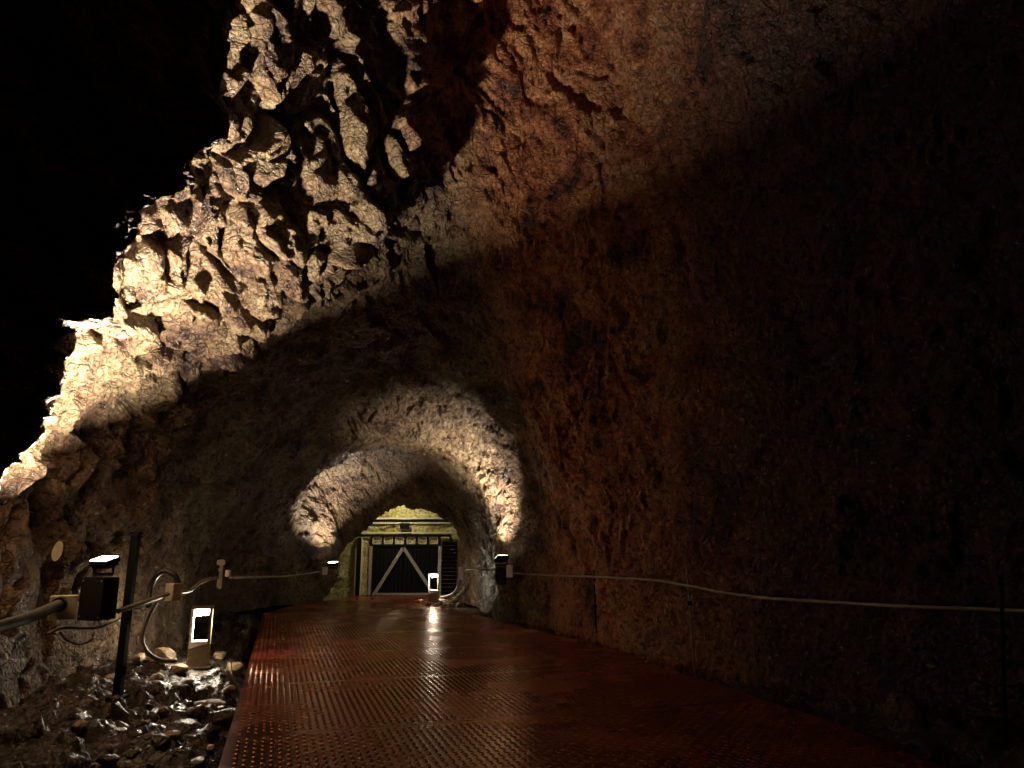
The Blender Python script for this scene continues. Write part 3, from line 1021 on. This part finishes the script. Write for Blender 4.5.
stone(186, 722, 8.2, (.4, .3, .18), (.1, .1, .2), 'dark broad stone on the rubble in front of the bollard', mat='dark_stone', seed=53, sink=.25, fit=True)
stone(78, 739, 7.0, (.13, .12, .1), (.2, .3, .2), 'small white stone in the dark at lower left', mat='stone', seed=59, sink=.1, fit=True)
taken = [o.location.copy() for o in C.objects if o.name.startswith('stone')]


taken.append(Vector((BX, BY, 0)))


def free(p, r):
    if any((Vector((p.x, p.y, 0)) - Vector((q.x, q.y, 0))).length < r for q in taken):
        return False
    taken.append(p.copy())
    return True


k = tries = 0
while k < 46 and tries < 4000:
    tries += 1
    px, py = random.uniform(90, 238), random.uniform(668, 760)
    Y = 740 * 1.75 / (py - 546)
    p = W(px, py, Y)
    s_, w_ = sw(p.x, p.y)
    if w_ > edge_l(s_) - .18 or p.x < -5.0:
        continue
    z_ = random.uniform(.06, .15)
    if not free(p, .3):
        continue
    stone(px, py, Y, (z_ * 1.3, z_, z_ * .7), (random.uniform(-.4, .4), random.uniform(-.4, .4), random.uniform(0, 6)), 'small broken stone in the wet rubble left of the walkway',
          'small stones in the rubble on the left', random.choice(['stone', 'dark_stone', 'dark_stone']), sink=.1)
    k += 1
k = tries = 0
while k < 34 and tries < 4000:
    tries += 1
    px, py = random.uniform(560, 1010), random.uniform(610, 760)
    Y = random.uniform(5.5, 11.5)
    p = W(px, 640, Y)
    s_, w_ = sw(p.x, p.y)
    if w_ < edge_r(s_) + .15 or w_ > edge_r(s_) + .55:
        continue
    z_ = random.uniform(.07, .17)
    if any(TUN.ray_cast(Vector((p.x, p.y, .05)), Vector((math.cos(q), math.sin(q), 0)), .5)[0] is not None for q in np.arange(0, 6.28, .7)):
        continue
    if not free(p, .28):
        continue
    stone(px, 640, Y, (z_ * 1.3, z_, z_ * .75), (random.uniform(-.4, .4), random.uniform(-.4, .4), random.uniform(0, 6)), 'dark wet stone on the ground right of the walkway',
          'dark stones along the right edge', 'dark_stone', sink=.1)
    k += 1
for i, (px, py, Y, sz) in enumerate(((420.5, 603, 0, .15), (428, 607.5, 0, .15), (436, 608, 0, .14), (443.5, 605, 0, .2), (450, 608.5, 0, .17), (455, 604.5, 0, .2), (461, 608.5, 0, .2), (467.5, 610.5, 0, .2), (443, 609.5, 0, .12), (441, 602.5, 0, .14))):
    q = G(px, py)
    on_deck = sw(*q)[1] < edge_r(min(sw(*q)[0], S_END)) + .1 or sw(*q)[0] > S_END
    stone(px, py, q[1], (sz * 1.2, sz, sz * .65), (0, 0, random.uniform(0, 6)), 'pale stone heaped round the foot of the far bollard light', 'stones at the far bollard', 'stone',
          sink=-.16 if on_deck else .1, z=0.0 if on_deck else None)

# ------------------------------------------------------------------ world, camera, view
w = bpy.data.worlds.new('dark')
w.use_nodes = True
w.node_tree.nodes['Background'].inputs[0].default_value = (0.0, 0.0, 0.0, 1)
w.node_tree.nodes['Background'].inputs[1].default_value = 0.0
SC.world = w
cam = bpy.data.cameras.new('camera')
cam.sensor_width = 36
cam.lens = 36 * F / 1024
cam.clip_end = 200
co = bpy.data.objects.new('camera', cam)
C.objects.link(co)
co.location = CAM
co.rotation_euler = (math.pi / 2 + PITCH, 0, 0)
SC.camera = co
vs = SC.view_settings
vs.view_transform = 'Standard'
vs.look = 'None'
vs.gamma = 1
vs.exposure = 0.0
vs.use_curve_mapping = False
